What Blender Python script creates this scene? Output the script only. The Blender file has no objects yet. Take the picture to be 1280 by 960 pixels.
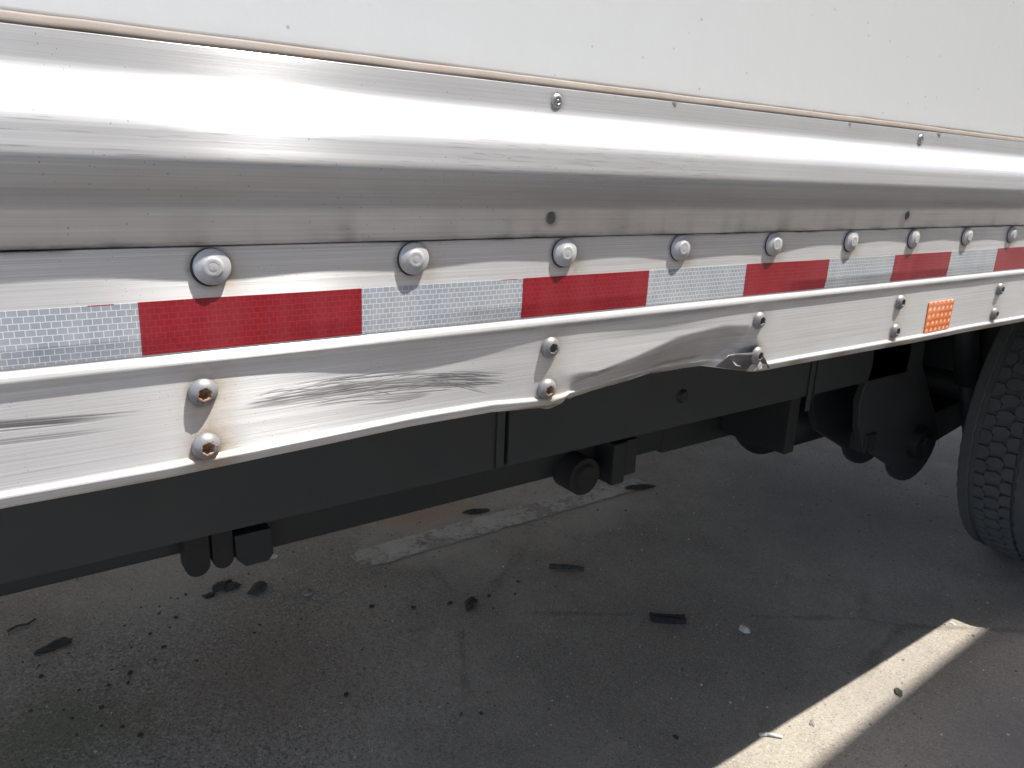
import bpy, bmesh, math, random
import numpy as np
from mathutils import Vector, Matrix

# ---------------------------------------------------------------- camera, sky, sun, exposure
S = 0.73                      # layout unit -> metres (tape blocks come out at 6 inches)
GZ = -1.5                     # ground level in layout units
SUN = Vector((0.318, -0.245, 0.916)).normalized()
EXPOSURE = 1.9
SUN_STRENGTH = 2.5
SKY_STRENGTH = 0.15

scene = bpy.context.scene
C = scene.collection
cam_data = bpy.data.cameras.new('camera')
cam_data.sensor_width = 36.0
cam_data.lens = 27.0
cam_data.clip_start = 0.01
cam_data.clip_end = 2000
cam = bpy.data.objects.new('camera', cam_data)
C.objects.link(cam)
_r = Vector((0.8105, -0.5842, 0.0430)); _u = Vector((0.1288, 0.2494, 0.9598)); _f = Vector((0.5714, 0.7724, -0.2774))
cam.matrix_world = Matrix(((_r.x, _u.x, -_f.x, -0.1283*S), (_r.y, _u.y, -_f.y, -0.7261*S), (_r.z, _u.z, -_f.z, 0.1313*S), (0, 0, 0, 1)))
scene.camera = cam

world = bpy.data.worlds.new('World'); scene.world = world; world.use_nodes = True
wn = world.node_tree.nodes; wl = world.node_tree.links
sky = wn.new('ShaderNodeTexSky'); sky.sky_type = 'NISHITA'; sky.sun_disc = False
sky.sun_elevation = math.asin(SUN.z)
sky.sun_rotation = math.atan2(SUN.x, SUN.y)
sky.air_density = 0.6; sky.dust_density = 2.0; sky.ozone_density = 0.3
bg = wn['Background']; bg.inputs['Strength'].default_value = SKY_STRENGTH
wl.new(sky.outputs['Color'], bg.inputs['Color'])

sun_data = bpy.data.lights.new('sun', 'SUN')
sun_data.energy = SUN_STRENGTH; sun_data.angle = math.radians(0.5); sun_data.color = (1.0, 0.97, 0.92)
sun = bpy.data.objects.new('sun', sun_data); C.objects.link(sun)
sun.rotation_euler = SUN.to_track_quat('Z', 'Y').to_euler()
sun.location = SUN*20

vs = scene.view_settings
vs.view_transform = 'Standard'; vs.look = 'None'; vs.exposure = EXPOSURE; vs.gamma = 1.0; vs.use_curve_mapping = False

scene.cycles.diffuse_bounces = 6; scene.cycles.max_bounces = 10
rng = np.random.default_rng(7)
random.seed(7)

# ---------------------------------------------------------------- helpers
def empty(name, loc=(0, 0, 0), parent=None):
    o = bpy.data.objects.new(name, None); C.objects.link(o); o.location = Vector(loc)*S
    o.empty_display_size = 0.1
    if parent: o.parent = parent
    return o
def tag(o, label=None, cat=None, group=None, kind=None):
    if label: o['label'] = label
    if cat: o['category'] = cat
    if group: o['group'] = group
    if kind: o['kind'] = kind
    return o
def link(name, me, m, parent=None, loc=None, smooth=True):
    o = bpy.data.objects.new(name, me); C.objects.link(o)
    if m is not None and not me.materials: me.materials.append(m)
    if parent: o.parent = parent
    if loc is not None: o.location = Vector(loc)*S
    return o
def mesh(name, v, f, smooth=False):
    me = bpy.data.meshes.new(name)
    me.from_pydata([(a[0]*S, a[1]*S, a[2]*S) for a in v], [], [tuple(int(i) for i in q) for q in f])
    if smooth: me.polygons.foreach_set('use_smooth', [True]*len(me.polygons))
    me.update()
    return me
class MB:
    def __init__(s): s.v = []; s.f = []
    def add(s, v, f):
        n = len(s.v); s.v += [tuple(a) for a in v]; s.f += [tuple(i+n for i in q) for q in f]; return s
    def box(s, x0, x1, y0, y1, z0, z1):
        return s.add([(x0,y0,z0),(x1,y0,z0),(x1,y1,z0),(x0,y1,z0),(x0,y0,z1),(x1,y0,z1),(x1,y1,z1),(x0,y1,z1)],
                     [(0,3,2,1),(4,5,6,7),(0,1,5,4),(1,2,6,5),(2,3,7,6),(3,0,4,7)])
    def tube(s, a, b, r0, r1=None, n=20, caps=True):
        a = Vector(a); b = Vector(b); r1 = r0 if r1 is None else r1
        d = (b-a).normalized(); k = Vector((0,0,1)) if abs(d.z) < .9 else Vector((1,0,0))
        p = d.cross(k).normalized(); q = d.cross(p)
        v = []
        for c, r in ((a, r0), (b, r1)):
            for i in range(n):
                t = 2*math.pi*i/n; v.append(c + (p*math.cos(t)+q*math.sin(t))*r)
        f = [(i, (i+1) % n, n+(i+1) % n, n+i) for i in range(n)]
        if caps: f += [tuple(range(n-1, -1, -1)), tuple(range(n, 2*n))]
        return s.add(v, f)
    def prism(s, poly, y0, y1):       # polygon in XZ extruded along Y
        n = len(poly)
        v = [(x, y0, z) for x, z in poly]+[(x, y1, z) for x, z in poly]
        return s.add(v, [tuple(range(n)), tuple(range(2*n-1, n-1, -1))]+[(i, n+i, n+(i+1) % n, (i+1) % n) for i in range(n)])
    def build(s, name, m, parent=None, smooth=False, bevel=0, loc=None):
        me = mesh(name, s.v, s.f, smooth)
        bm = bmesh.new(); bm.from_mesh(me); bmesh.ops.recalc_face_normals(bm, faces=bm.faces)
        if bevel:
            bmesh.ops.bevel(bm, geom=[e for e in bm.edges if e.is_manifold and e.calc_face_angle(0) > .5], offset=bevel*S, segments=2, affect='EDGES', profile=.6)
        bm.to_mesh(me); bm.free()
        return link(name, me, m, parent, loc)
def lathe(prof, n=40):                # profile (r, h) around -Y: h is how far it stands out towards -Y
    v = []; f = []
    for r, h in prof:
        for i in range(n):
            t = 2*math.pi*i/n; v.append((r*math.cos(t), -h, r*math.sin(t)))
    for k in range(len(prof)-1):
        for i in range(n):
            j = (i+1) % n; f.append((k*n+i, k*n+j, (k+1)*n+j, (k+1)*n+i))
    v.append((0, -prof[-1][1], 0)); c = len(v)-1
    for i in range(n): f.append(((len(prof)-1)*n+i, (len(prof)-1)*n+(i+1) % n, c))
    return v, f

class M:                              # small node-graph helper
    def __init__(s, name):
        s.m = bpy.data.materials.new(name); s.m.use_nodes = True
        s.N = s.m.node_tree.nodes; s.L = s.m.node_tree.links; s.b = s.N['Principled BSDF']
        s._o = None
    def node(s, t, **kw):
        n = s.N.new(t)
        for k, v in kw.items(): setattr(n, k, v)
        return n
    def inp(s, sock, v):
        if hasattr(v, 'is_linked') or isinstance(v, bpy.types.NodeSocket): s.L.new(v, sock)
        elif isinstance(v, tuple) and sock.type == 'RGBA' and len(v) == 3: sock.default_value = (*v, 1)
        else: sock.default_value = v
    def set(s, **kw):
        names = dict(color='Base Color', rough='Roughness', metal='Metallic', normal='Normal', aniso='Anisotropic', anirot='Anisotropic Rotation', tangent='Tangent', spec='Specular IOR Level', coat='Coat Weight', coatr='Coat Roughness')
        for k, v in kw.items(): s.inp(s.b.inputs[names[k]], v)
        return s
    def obj(s, scale=(1, 1, 1), loc=(0, 0, 0), rot=(0, 0, 0)):
        if s._o is None: s._o = s.node('ShaderNodeTexCoord')
        mp = s.node('ShaderNodeMapping'); s.L.new(s._o.outputs['Object'], mp.inputs[0])
        mp.inputs['Scale'].default_value = scale; mp.inputs['Location'].default_value = loc; mp.inputs['Rotation'].default_value = rot
        return mp.outputs[0]
    def noise(s, vec, scale=5, detail=3, rough=.55, dist=0):
        n = s.node('ShaderNodeTexNoise'); s.L.new(vec, n.inputs['Vector'])
        n.inputs['Scale'].default_value = scale; n.inputs['Detail'].default_value = detail; n.inputs['Roughness'].default_value = rough; n.inputs['Distortion'].default_value = dist
        return n.outputs[0]
    def voro(s, vec, scale, feature='F1', out='Distance', rnd=1):
        n = s.node('ShaderNodeTexVoronoi', feature=feature); s.L.new(vec, n.inputs['Vector'])
        n.inputs['Scale'].default_value = scale; n.inputs['Randomness'].default_value = rnd
        return n.outputs[out]
    def ramp(s, fac, *st, interp='LINEAR'):
        n = s.node('ShaderNodeValToRGB'); n.color_ramp.interpolation = interp
        e = n.color_ramp.elements
        while len(e) < len(st): e.new(.5)
        for q, (p, c) in zip(e, st):
            q.position = p; q.color = (c, c, c, 1) if not isinstance(c, tuple) else (*c, 1)
        s.inp(n.inputs[0], fac); return n.outputs[0]
    def mix(s, fac, a, b, mode='MIX'):
        n = s.node('ShaderNodeMix', data_type='RGBA', blend_type=mode)
        s.inp(n.inputs[0], fac); s.inp(n.inputs[6], a); s.inp(n.inputs[7], b)
        return n.outputs[2]
    def math(s, op, a, b=0., c=0.):
        n = s.node('ShaderNodeMath', operation=op)
        s.inp(n.inputs[0], a); s.inp(n.inputs[1], b); s.inp(n.inputs[2], c)
        return n.outputs[0]
    def attr(s, name):
        n = s.node('ShaderNodeAttribute', attribute_name=name); return n.outputs['Fac']
    def bump(s, h, strength=.3, dist=.001, normal=None):
        n = s.node('ShaderNodeBump'); s.inp(n.inputs['Height'], h); n.inputs['Strength'].default_value = strength; n.inputs['Distance'].default_value = dist
        if normal is not None: s.L.new(normal, n.inputs['Normal'])
        return n.outputs[0]
    def tangent_x(s):                 # tangent along the rail (U runs along X)
        n = s.node('ShaderNodeTangent', direction_type='UV_MAP', uv_map='along'); return n.outputs[0]

# ---------------------------------------------------------------- materials
def make_rail_metal():
    m = M('weathered_aluminium')
    st = m.noise(m.obj((3, 60, 900)), 1, 4, .6)
    st2 = m.noise(m.obj((14, 200, 3000), (3, 1, 2)), 1, 2, .5)
    blot = m.noise(m.obj((9, 9, 22)), 1, 5, .6)
    base = m.mix(m.ramp(st, (.3, 0.), (.7, 1.)), (.57, .57, .57), (.83, .83, .83))
    base = m.mix(m.math('MULTIPLY', m.ramp(m.noise(m.obj((1.2, 40, 2400), (9, 3, 5)), 1, 3, .6), (.45, 0.), (.75, 1.)), .35), base, (.44, .44, .44))
    base = m.mix(m.math('MULTIPLY', m.ramp(blot, (.35, 0.), (.75, 1.)), .25), base, (.50, .47, .42))
    stain = m.math('MULTIPLY', m.attr('stain'), m.ramp(m.noise(m.obj((60, 60, 80)), 1, 5, .7), (.3, .35), (.7, 1.)))
    base = m.mix(m.math('MINIMUM', stain, .85), base, (.37, .285, .19))
    grime = m.math('MULTIPLY', m.attr('grime'), m.ramp(m.noise(m.obj((50, 50, 140)), 1, 4, .7), (.25, .3), (.65, 1.)))
    base = m.mix(m.math('MINIMUM', grime, .92), base, (.055, .048, .04))
    base = m.mix(m.math('MINIMUM', m.math('MULTIPLY', m.attr('scratch'), 1.), .9), base, (.085, .085, .09))
    base = m.mix(m.math('MINIMUM', m.attr('bright'), .85), base, (.97, .97, .97))
    specks = m.math('LESS_THAN', m.voro(m.obj((1, 1, 1)), 260), .1)
    gate = m.math('GREATER_THAN', m.noise(m.obj((8, 8, 8), (5, 5, 5)), 3, 2), .55)
    base = m.mix(m.math('MULTIPLY', m.math('MULTIPLY', specks, gate), .5), base, (.12, .11, .10))
    rough = m.math('ADD', m.math('MULTIPLY', st2, .12), .25)
    nrm = m.bump(m.math('ADD', st, m.math('MULTIPLY', st2, .5)), .16, .0006)
    m.set(color=base, rough=rough, metal=.42, normal=nrm, aniso=1.0, anirot=.25, tangent=m.tangent_x())
    return m.m
def make_trim_metal():
    m = M('brushed_aluminium_trim')
    st = m.noise(m.obj((2.2, 70, 700)), 1, 4, .6)
    st2 = m.noise(m.obj((10, 300, 2600), (3, 1, 2)), 1, 2, .5)
    blot = m.noise(m.obj((5, 5, 16), (1, 7, 3)), 1, 5, .6)
    base = m.mix(m.ramp(st, (.3, 0.), (.7, 1.)), (.62, .63, .64), (.78, .785, .79))
    base = m.mix(m.math('MULTIPLY', m.ramp(blot, (.4, 0.), (.8, 1.)), .3), base, (.45, .43, .40))
    g = m.math('MULTIPLY', m.attr('grime'), m.ramp(m.noise(m.obj((35, 35, 150)), 1, 5, .7), (.25, .2), (.7, 1.)))
    shade_film = m.math('MULTIPLY', m.attr('shade_film'), m.ramp(m.noise(m.obj((4, 4, 40), (2, 5, 1)), 1, 5, .65), (.3, .45), (.7, 1.)))
    base = m.mix(shade_film, base, (.36, .30, .245))  # brown below the lip: road dirt plus warm shade put into the colour
    base = m.mix(m.math('MINIMUM', g, .92), base, (.07, .06, .05))
    base = m.mix(m.math('MINIMUM', m.attr('scratch'), .9), base, (.10, .10, .10))
    specks = m.math('LESS_THAN', m.math('ADD', m.voro(m.obj((1, 1, .6), (2, 2, 2)), 230), m.math('MULTIPLY', m.noise(m.obj(), 90, 2), .12)), .15)
    gate = m.math('GREATER_THAN', m.noise(m.obj((6, 6, 14)), 3, 2), .5)
    base = m.mix(m.math('MULTIPLY', m.math('MULTIPLY', specks, gate), .6), base, (.13, .12, .11))
    rough = m.math('ADD', m.math('MULTIPLY', st2, .10), .165)
    nrm = m.bump(m.math('ADD', st, m.math('MULTIPLY', st2, .4)), .12, .0006)
    m.set(color=base, rough=rough, metal=.52, normal=nrm, aniso=1.0, anirot=.25, tangent=m.tangent_x())
    return m.m
def make_panel():
    m = M('white_fibreglass_panel')
    drip = m.noise(m.obj((45, 1, 1.6)), 1, 4, .6)
    blot = m.noise(m.obj((3, 3, 3)), 1, 4)
    c = m.mix(m.math('MULTIPLY', m.ramp(drip, (.35, 0.), (.75, 1.)), .16), (.61, .63, .635), (.565, .575, .57))
    c = m.mix(m.math('MULTIPLY', blot, .12), c, (.56, .54, .49))
    sp = m.math('LESS_THAN', m.voro(m.obj(), 46), .06)
    c = m.mix(m.math('MULTIPLY', sp, .55), c, (.30, .25, .19))
    c = m.mix(m.math('MULTIPLY', m.attr('grime'), .8), c, (.20, .165, .12))
    m.set(color=c, rough=.42, normal=m.bump(m.noise(m.obj((1, 1, 1)), 60, 3), .08, .002))
    return m.m
def simple(name, col, rough=.6, metal=0., var=.25, sc=40, bump=.15, dist=.002, dark=None, darkf=.4):
    m = M(name)
    n = m.noise(m.obj(), sc, 5, .6)
    c = m.mix(n, tuple(x*(1-var) for x in col), tuple(min(1, x*(1+var)) for x in col))
    if dark: c = m.mix(m.math('MULTIPLY', m.ramp(m.noise(m.obj((1, 1, 1), (4, 4, 4)), sc*.4, 4), (.45, 0.), (.65, 1.)), darkf), c, dark)
    m.set(color=c, rough=rough, metal=metal, normal=m.bump(n, bump, dist))
    return m.m
def make_tape(name, cell, line, dust):
    m = M(name)
    br = m.node('ShaderNodeTexBrick'); br.offset = .5
    sw = m.node('ShaderNodeSeparateXYZ'); m.L.new(m.obj(), sw.inputs[0])
    cb = m.node('ShaderNodeCombineXYZ'); m.L.new(sw.outputs[0], cb.inputs[0]); m.L.new(sw.outputs[2], cb.inputs[1])
    m.L.new(cb.outputs[0], br.inputs['Vector'])
    br.inputs['Scale'].default_value = 1/(0.0088*S); br.inputs['Brick Width'].default_value = .86; br.inputs['Row Height'].default_value = .645
    br.inputs['Mortar Size'].default_value = .045; br.inputs['Mortar Smooth'].default_value = .25; br.inputs['Bias'].default_value = -.2
    br.inputs['Color1'].default_value = (*cell, 1); br.inputs['Color2'].default_value = (*[x*.86 for x in cell], 1); br.inputs['Mortar'].default_value = (*line, 1)
    fine = m.noise(m.obj((500, 500, 900)), 1, 2)
    c = m.mix(m.math('MULTIPLY', fine, .22), br.outputs['Color'], tuple(x*.6 for x in cell))
    du = m.ramp(m.noise(m.obj((30, 30, 5)), 1, 5, .65), (.42, 0.), (.78, 1.))
    c = m.mix(m.math('MULTIPLY', du, .38), c, dust)
    h = m.math('SUBTRACT', 1., br.outputs['Fac'])
    m.set(color=c, rough=.4, spec=.3, normal=m.bump(m.math('ADD', m.math('MULTIPLY', h, -1.), m.math('MULTIPLY', fine, .5)), .25, .0004), coat=.08, coatr=.15)
    return m.m
def make_amber():
    m = M('amber_reflector')
    v = m.voro(m.obj((1, .02, 1.25)), 78, out='Distance', rnd=.12)
    c = m.mix(m.ramp(v, (.14, 1.), (.34, 0.)), (.60, .115, .012), (.92, .50, .17))
    m.set(color=c, rough=.25, coat=.4, normal=m.bump(v, .5, .001))
    return m.m
def make_head():
    m = M('painted_bolt_head')
    n = m.noise(m.obj(), 220, 4)
    c = m.mix(n, (.40, .40, .41), (.52, .52, .53))
    oi = m.node('ShaderNodeObjectInfo'); r = oi.outputs['Random']
    sp = m.ramp(m.noise(m.obj(), 110, 5, .7), (.50, 0.), (.66, 1.))
    c = m.mix(m.math('MULTIPLY', sp, m.math('MULTIPLY', r, .55)), c, (.25, .20, .15))
    c = m.mix(m.math('MULTIPLY', r, .25), c, (.33, .33, .335))
    m.set(color=c, rough=.42, metal=.15, normal=m.bump(n, .08, .0006)); return m.m
def make_rust():
    m = M('rusty_socket')
    n = m.noise(m.obj(), 420, 5, .7)
    c = m.mix(m.ramp(n, (.38, 0.), (.62, 1.)), (.10, .055, .035), (.36, .225, .13))
    m.set(color=c, rough=.9, normal=m.bump(n, .6, .001)); return m.m
def make_ground():
    m = M('dusty_asphalt')
    big = m.noise(m.obj(), 1.3, 5, .6); mid = m.noise(m.obj((1, 1, 1), (3, 2, 1)), 6.5, 5, .65)
    agg = m.voro(m.obj(), 290, out='Color'); aggd = m.voro(m.obj(), 290)
    sep = m.node('ShaderNodeSeparateColor'); m.L.new(agg, sep.inputs[0])
    fine = m.noise(m.obj(), 420, 3, .6)
    c = m.mix(m.ramp(big, (.38, 0.), (.62, 1.)), (.275, .240, .190), (.405, .358, .288))
    c = m.mix(m.math('MULTIPLY', m.ramp(mid, (.44, 0.), (.66, 1.)), .5), c, (.215, .188, .150))
    c = m.mix(m.math('MULTIPLY', m.ramp(sep.outputs[0], (.62, 0.), (1., 1.)), .5), c, (.50, .46, .40))
    c = m.mix(m.math('MULTIPLY', m.ramp(sep.outputs[1], (.72, 0.), (.98, 1.)), .5), c, (.075, .07, .062))
    c = m.mix(m.math('MULTIPLY', fine, .35), c, (.11, .105, .095))
    dg = m.node('ShaderNodeVectorMath', operation='DISTANCE'); m.L.new(m.obj(), dg.inputs[0]); dg.inputs[1].default_value = (.35*S, 1.45*S, GZ*S)
    coarse = m.ramp(m.math('ADD', dg.outputs['Value'], m.math('MULTIPLY', big, .5)), (.55, 1.), (1.25, .12))     # the loose, coarse part of the lot
    sep2 = m.node('ShaderNodeSeparateColor'); m.L.new(m.voro(m.obj((1, 1, 1), (5, 3, 1)), 185, out='Color'), sep2.inputs[0])
    c = m.mix(m.math('MULTIPLY', coarse, m.math('MULTIPLY', m.ramp(sep2.outputs[0], (.62, 0.), (1., 1.)), .6)), c, (.48, .45, .40))
    c = m.mix(m.math('MULTIPLY', coarse, m.math('MULTIPLY', m.ramp(sep2.outputs[1], (.60, 0.), (.95, 1.)), .65)), c, (.08, .075, .065))
    for x, y, r, col, a in ((2.3, 1.95, .42, (.45, .415, .36), .6), (1.5, 2.0, .40, (.45, .415, .36), .6), (.45, 2.2, .55, (.40, .38, .34), .45), (1.55, 2.25, .30, (.30, .15, .07), .55), (.55, 1.45, .45, (.20, .145, .095), .5), (-.05, 1.5, .28, (.13, .14, .055), .6), (2.3, -.42, .85, (.105, .105, .105), .8), (3.4, 1.2, .8, (.17, .16, .13), .5)):  # dark neutral spot on the near side deepens the shade there by colour
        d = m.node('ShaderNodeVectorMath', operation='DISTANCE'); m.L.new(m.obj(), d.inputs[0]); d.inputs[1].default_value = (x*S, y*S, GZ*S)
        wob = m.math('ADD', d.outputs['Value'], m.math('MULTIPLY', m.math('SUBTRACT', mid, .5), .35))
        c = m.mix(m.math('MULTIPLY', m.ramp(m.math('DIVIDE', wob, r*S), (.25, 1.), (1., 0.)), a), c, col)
    crk = m.voro(m.obj((1, 1, 1), (.3, .1, 0)), .9, feature='DISTANCE_TO_EDGE')
    crkw = m.math('ADD', crk, m.math('MULTIPLY', m.math('SUBTRACT', m.noise(m.obj(), 9, 5, .7), .5), .06))
    cm = m.math('MULTIPLY', m.ramp(m.math('ABSOLUTE', crkw), (.0, 1.), (.012, 0.)), m.ramp(m.noise(m.obj(), 1.7, 2), (.52, 0.), (.6, 1.)))
    c = m.mix(m.math('MULTIPLY', cm, .4), c, (.03, .028, .025))
    h = m.math('ADD', m.math('MULTIPLY', m.math('SUBTRACT', 1., aggd), .8), m.math('ADD', m.math('MULTIPLY', mid, 1.5), m.math('MULTIPLY', fine, .5)))
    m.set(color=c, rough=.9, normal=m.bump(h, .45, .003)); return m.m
def make_paint():
    m = M('worn_line_paint')
    n = m.noise(m.obj(), 13, 6, .7); f = m.noise(m.obj(), 180, 3)
    c = m.mix(m.ramp(n, (.36, 0.), (.6, 1.)), (.42, .39, .34), (.56, .53, .48))
    c = m.mix(m.math('MULTIPLY', f, .4), c, (.22, .21, .19))
    m.set(color=c, rough=.85, normal=m.bump(f, .4, .002))
    tr = m.node('ShaderNodeBsdfTransparent'); mx = m.node('ShaderNodeMixShader'); out = m.N['Material Output']
    worn = m.math('ADD', m.math('MULTIPLY', m.noise(m.obj((1, 1, 1), (7, 3, 0)), 5, 5, .65), .6), m.math('MULTIPLY', m.noise(m.obj((1, 1, 1), (1, 8, 0)), 70, 4, .7), .4))
    m.L.new(m.ramp(worn, (.36, 0.), (.54, 1.)), mx.inputs[0]); m.L.new(tr.outputs[0], mx.inputs[1]); m.L.new(m.b.outputs[0], mx.inputs[2]); m.L.new(mx.outputs[0], out.inputs['Surface'])
    return m.m

MAT = dict(
    rail=make_rail_metal(), trim=make_trim_metal(), panel=make_panel(), ground=make_ground(), paint=make_paint(),
    sealant=simple('beige_sealant', (.225, .195, .168), .7, 0, .15, 60, .3, .001, (.20, .155, .12), .5),
    beam=simple('dark_painted_steel', (.024, .029, .032), .6, 0, .3, 9, .2, .003, (.034, .032, .029), .45),
    black=simple('black_greasy_steel', (.011, .0125, .013), .6, 0, .35, 25, .3, .004, (.016, .015, .014), .6),
    ruststeel=simple('rusty_steel', (.018, .016, .015), .85, 0, .4, 50, .5, .003),
    rubber=simple('tyre_rubber', (.072, .077, .080), .75, 0, .3, 30, .25, .002, (.085, .084, .08), .5),
    white_tape=make_tape('silver_reflective_tape', (.31, .34, .375), (.62, .645, .67), (.58, .57, .55)),
    red_tape=make_tape('red_reflective_tape', (.235, .007, .014), (.29, .022, .030), (.33, .06, .075)),
    amber=make_amber(), head=make_head(), rust=make_rust(),
    socket=simple('dark_socket', (.10, .095, .09), .6, .3, .4, 300, .3, .0005),
    rivet=simple('dull_rivet', (.33, .33, .33), .4, .7, .25, 200, .1, .0005),
    rivet_dark=simple('grimy_rivet', (.16, .155, .15), .5, .5, .4, 300, .2, .0005),
    collar=simple('black_grime_ring', (.045, .040, .036), .9, 0, .4, 200, .5, .001),
    screwhead=simple('dull_zinc_screw', (.24, .238, .24), .45, .35, .25, 160, .15, .0006, (.15, .12, .09), .4),
    torn=simple('torn_bright_aluminium', (.62, .62, .63), .33, .7, .2, 90, .5, .002, (.2, .19, .18), .5),
    tab=simple('scuffed_dark_aluminium', (.23, .225, .235), .45, .6, .3, 60, .4, .002, (.10, .095, .09), .5),
    body=simple('painted_body', (.62, .62, .61), .5, 0, .06, 5, .02, .002),
    navy=simple('dull_brown_paint', (.155, .137, .12), .45, 0, .06, 5, .02, .002),
    cream=simple('cream_bounce', (.70, .64, .54), .5, 0, .06, 5, .02, .002),
    under=simple('underbody', (.56, .50, .42), .75, 0, .3, 8, .2, .004),
    clod=simple('dark_soil', (.040, .036, .029), .95, 0, .5, 140, .8, .004),
    stone=simple('pale_stone', (.46, .44, .40), .8, 0, .2, 90, .4, .002),
    greystone=simple('grey_stone', (.19, .18, .16), .85, 0, .3, 90, .4, .002),
    bark=simple('dry_bark', (.045, .037, .028), .9, 0, .4, 120, .7, .003),
)

# ---------------------------------------------------------------- ground
def make_ground_mesh():
    xs = np.concatenate([[-900, -60, -8], np.linspace(-3, 8, 45), [14, 70, 900]])
    ys = np.concatenate([[-900, -60, -8], np.linspace(-3, 8, 45), [14, 70, 900]])
    v = []; f = []
    for x in xs:
        for y in ys: v.append((x, y, GZ))
    n = len(ys)
    for i in range(len(xs)-1):
        for j in range(n-1): f.append((i*n+j, (i+1)*n+j, (i+1)*n+j+1, i*n+j+1))
    return mesh('ground', v, f)
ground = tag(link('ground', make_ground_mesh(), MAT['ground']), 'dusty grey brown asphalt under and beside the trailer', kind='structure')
def painted_line():
    mb = MB(); n = 160; pts = []
    for i in range(n+1):
        x = 1.08+(2.75-1.08)*i/n; j = rng.normal(0, .0045, 2)
        e = .03*max(0, 1-i/5, (i-n+14)/14)
        pts.append((x, 1.875+j[0]+e, 2.03+j[1]-e))
    v = [(x, a, GZ+.004) for x, a, b in pts]+[(x, b, GZ+.004) for x, a, b in pts]
    mb.add(v, [(i, i+1, n+2+i, n+1+i) for i in range(n)])
    return mb.build('painted_line', MAT['paint'], ground)
painted_line()

# ---------------------------------------------------------------- the trailer
X0, X1 = -4.6, 7.2
trailer = tag(empty('semi_trailer', (0, 0, GZ)), 'white semi trailer with dented aluminium bottom rail and red and white tape', 'trailer')
def attach(o, parent=None):
    """parent a part keeping its world placement (parts are modelled in world coordinates)"""
    o.parent = parent or trailer
    o.matrix_parent_inverse = Matrix.Translation(-Vector((0, 0, GZ))*S)
    return o
def sub(o, parent):
    o.parent = parent; return o

# --- profile strips
def xs_list(lo, hi, step, extra=()):
    return np.unique(np.round(np.concatenate([np.arange(lo, hi, step), [hi], np.array(list(extra))]), 5))
def vnoise(x, seed, n=4096, lo=-8, hi=12):
    r = np.random.default_rng(seed).normal(0, 1, n); return np.interp(x, np.linspace(lo, hi, n), r)
def smoothnoise(x, seed, period):
    r = np.random.default_rng(seed).normal(0, 1, 400); t = (np.asarray(x)+20)/period
    i = np.floor(t).astype(int) % 399; w = t-np.floor(t); w = w*w*(3-2*w)
    return r[i]*(1-w)+r[i+1]*w
BOLT_X = [0.063+0.2072*k for k in range(-2, 13)]
BOLT_Z = .0283
SCREW_X = [0.0475+0.4184*k for k in range(-1, 8)]
SCREW_Z = (-.0895, -.1445)
DX = np.array([-9, -.6, -.25, -.12, .007, .172, .275, .386, .434, .478, .500, .525, .62, .738, .815, .850, .872, .893, .93, 12])
DD = np.array([0, 0, .002, .004, .004, .008, .011, .010, .007, .004, .006, .020, .040, .078, .086, .070, .032, .004, 0, 0])
DR = np.array([0, 0, .004, .0062, .006, .0085, .0102, .0098, .0068, .0050, .0060, .0072, .0055, -.001, -.005, 0, 0, 0, 0, 0])
_dx = np.linspace(-1, 2, 3001); _k = np.exp(-np.linspace(-3, 3, 31)**2/2); _k /= _k.sum()
_dd = np.convolve(np.pad(np.interp(_dx, DX, DD), 15, mode='edge'), _k, 'valid')
_dr = np.convolve(np.pad(np.interp(_dx, DX, DR), 15, mode='edge'), _k, 'valid')
def bend(x): return np.interp(x, _dx, _dd)
def raise_(x, z): return np.interp(x, _dx, _dr)*np.clip((-.10-z)/.062, 0, 1)**1.5
def disp(x, z):
    """how far the rail is pushed in (+Y)"""
    x = np.asarray(x, float); z = np.asarray(z, float)
    t = np.clip((-.066-z)/(.175-.066), 0, 1.05)
    sharp = np.clip((x-.44)/.07, 0, 1)*np.clip((.93-x)/.03, 0, 1)
    t0 = np.interp(x, [.44, .50, .55, .62, .70, .80, .86, .885, .91], [.3, .55, .60, .47, .28, .20, .24, .42, .6])
    u = np.clip((t-t0)/(1-t0), 0, 1.1)
    scoop = np.where(u < .25, 2*u*u, u-.125)/.875
    low = bend(x)*(t*(1-sharp)+scoop*sharp)
    low = low+(.0030*np.exp(-((x-.27)/.13)**2)+.0026*np.exp(-((x-.66)/.12)**2))*np.clip(t/.22, 0, 1)*np.clip((1.25-t), 0, 1)
    wave = -.0013*np.sin(math.pi*(x-.063)/.2072)**2 + .0011*smoothnoise(x, 3, .33)
    wave = wave*np.clip((z+.052)/.02, 0, 1) + .0012*smoothnoise(x, 5, .2)*t
    return low+wave
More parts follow.
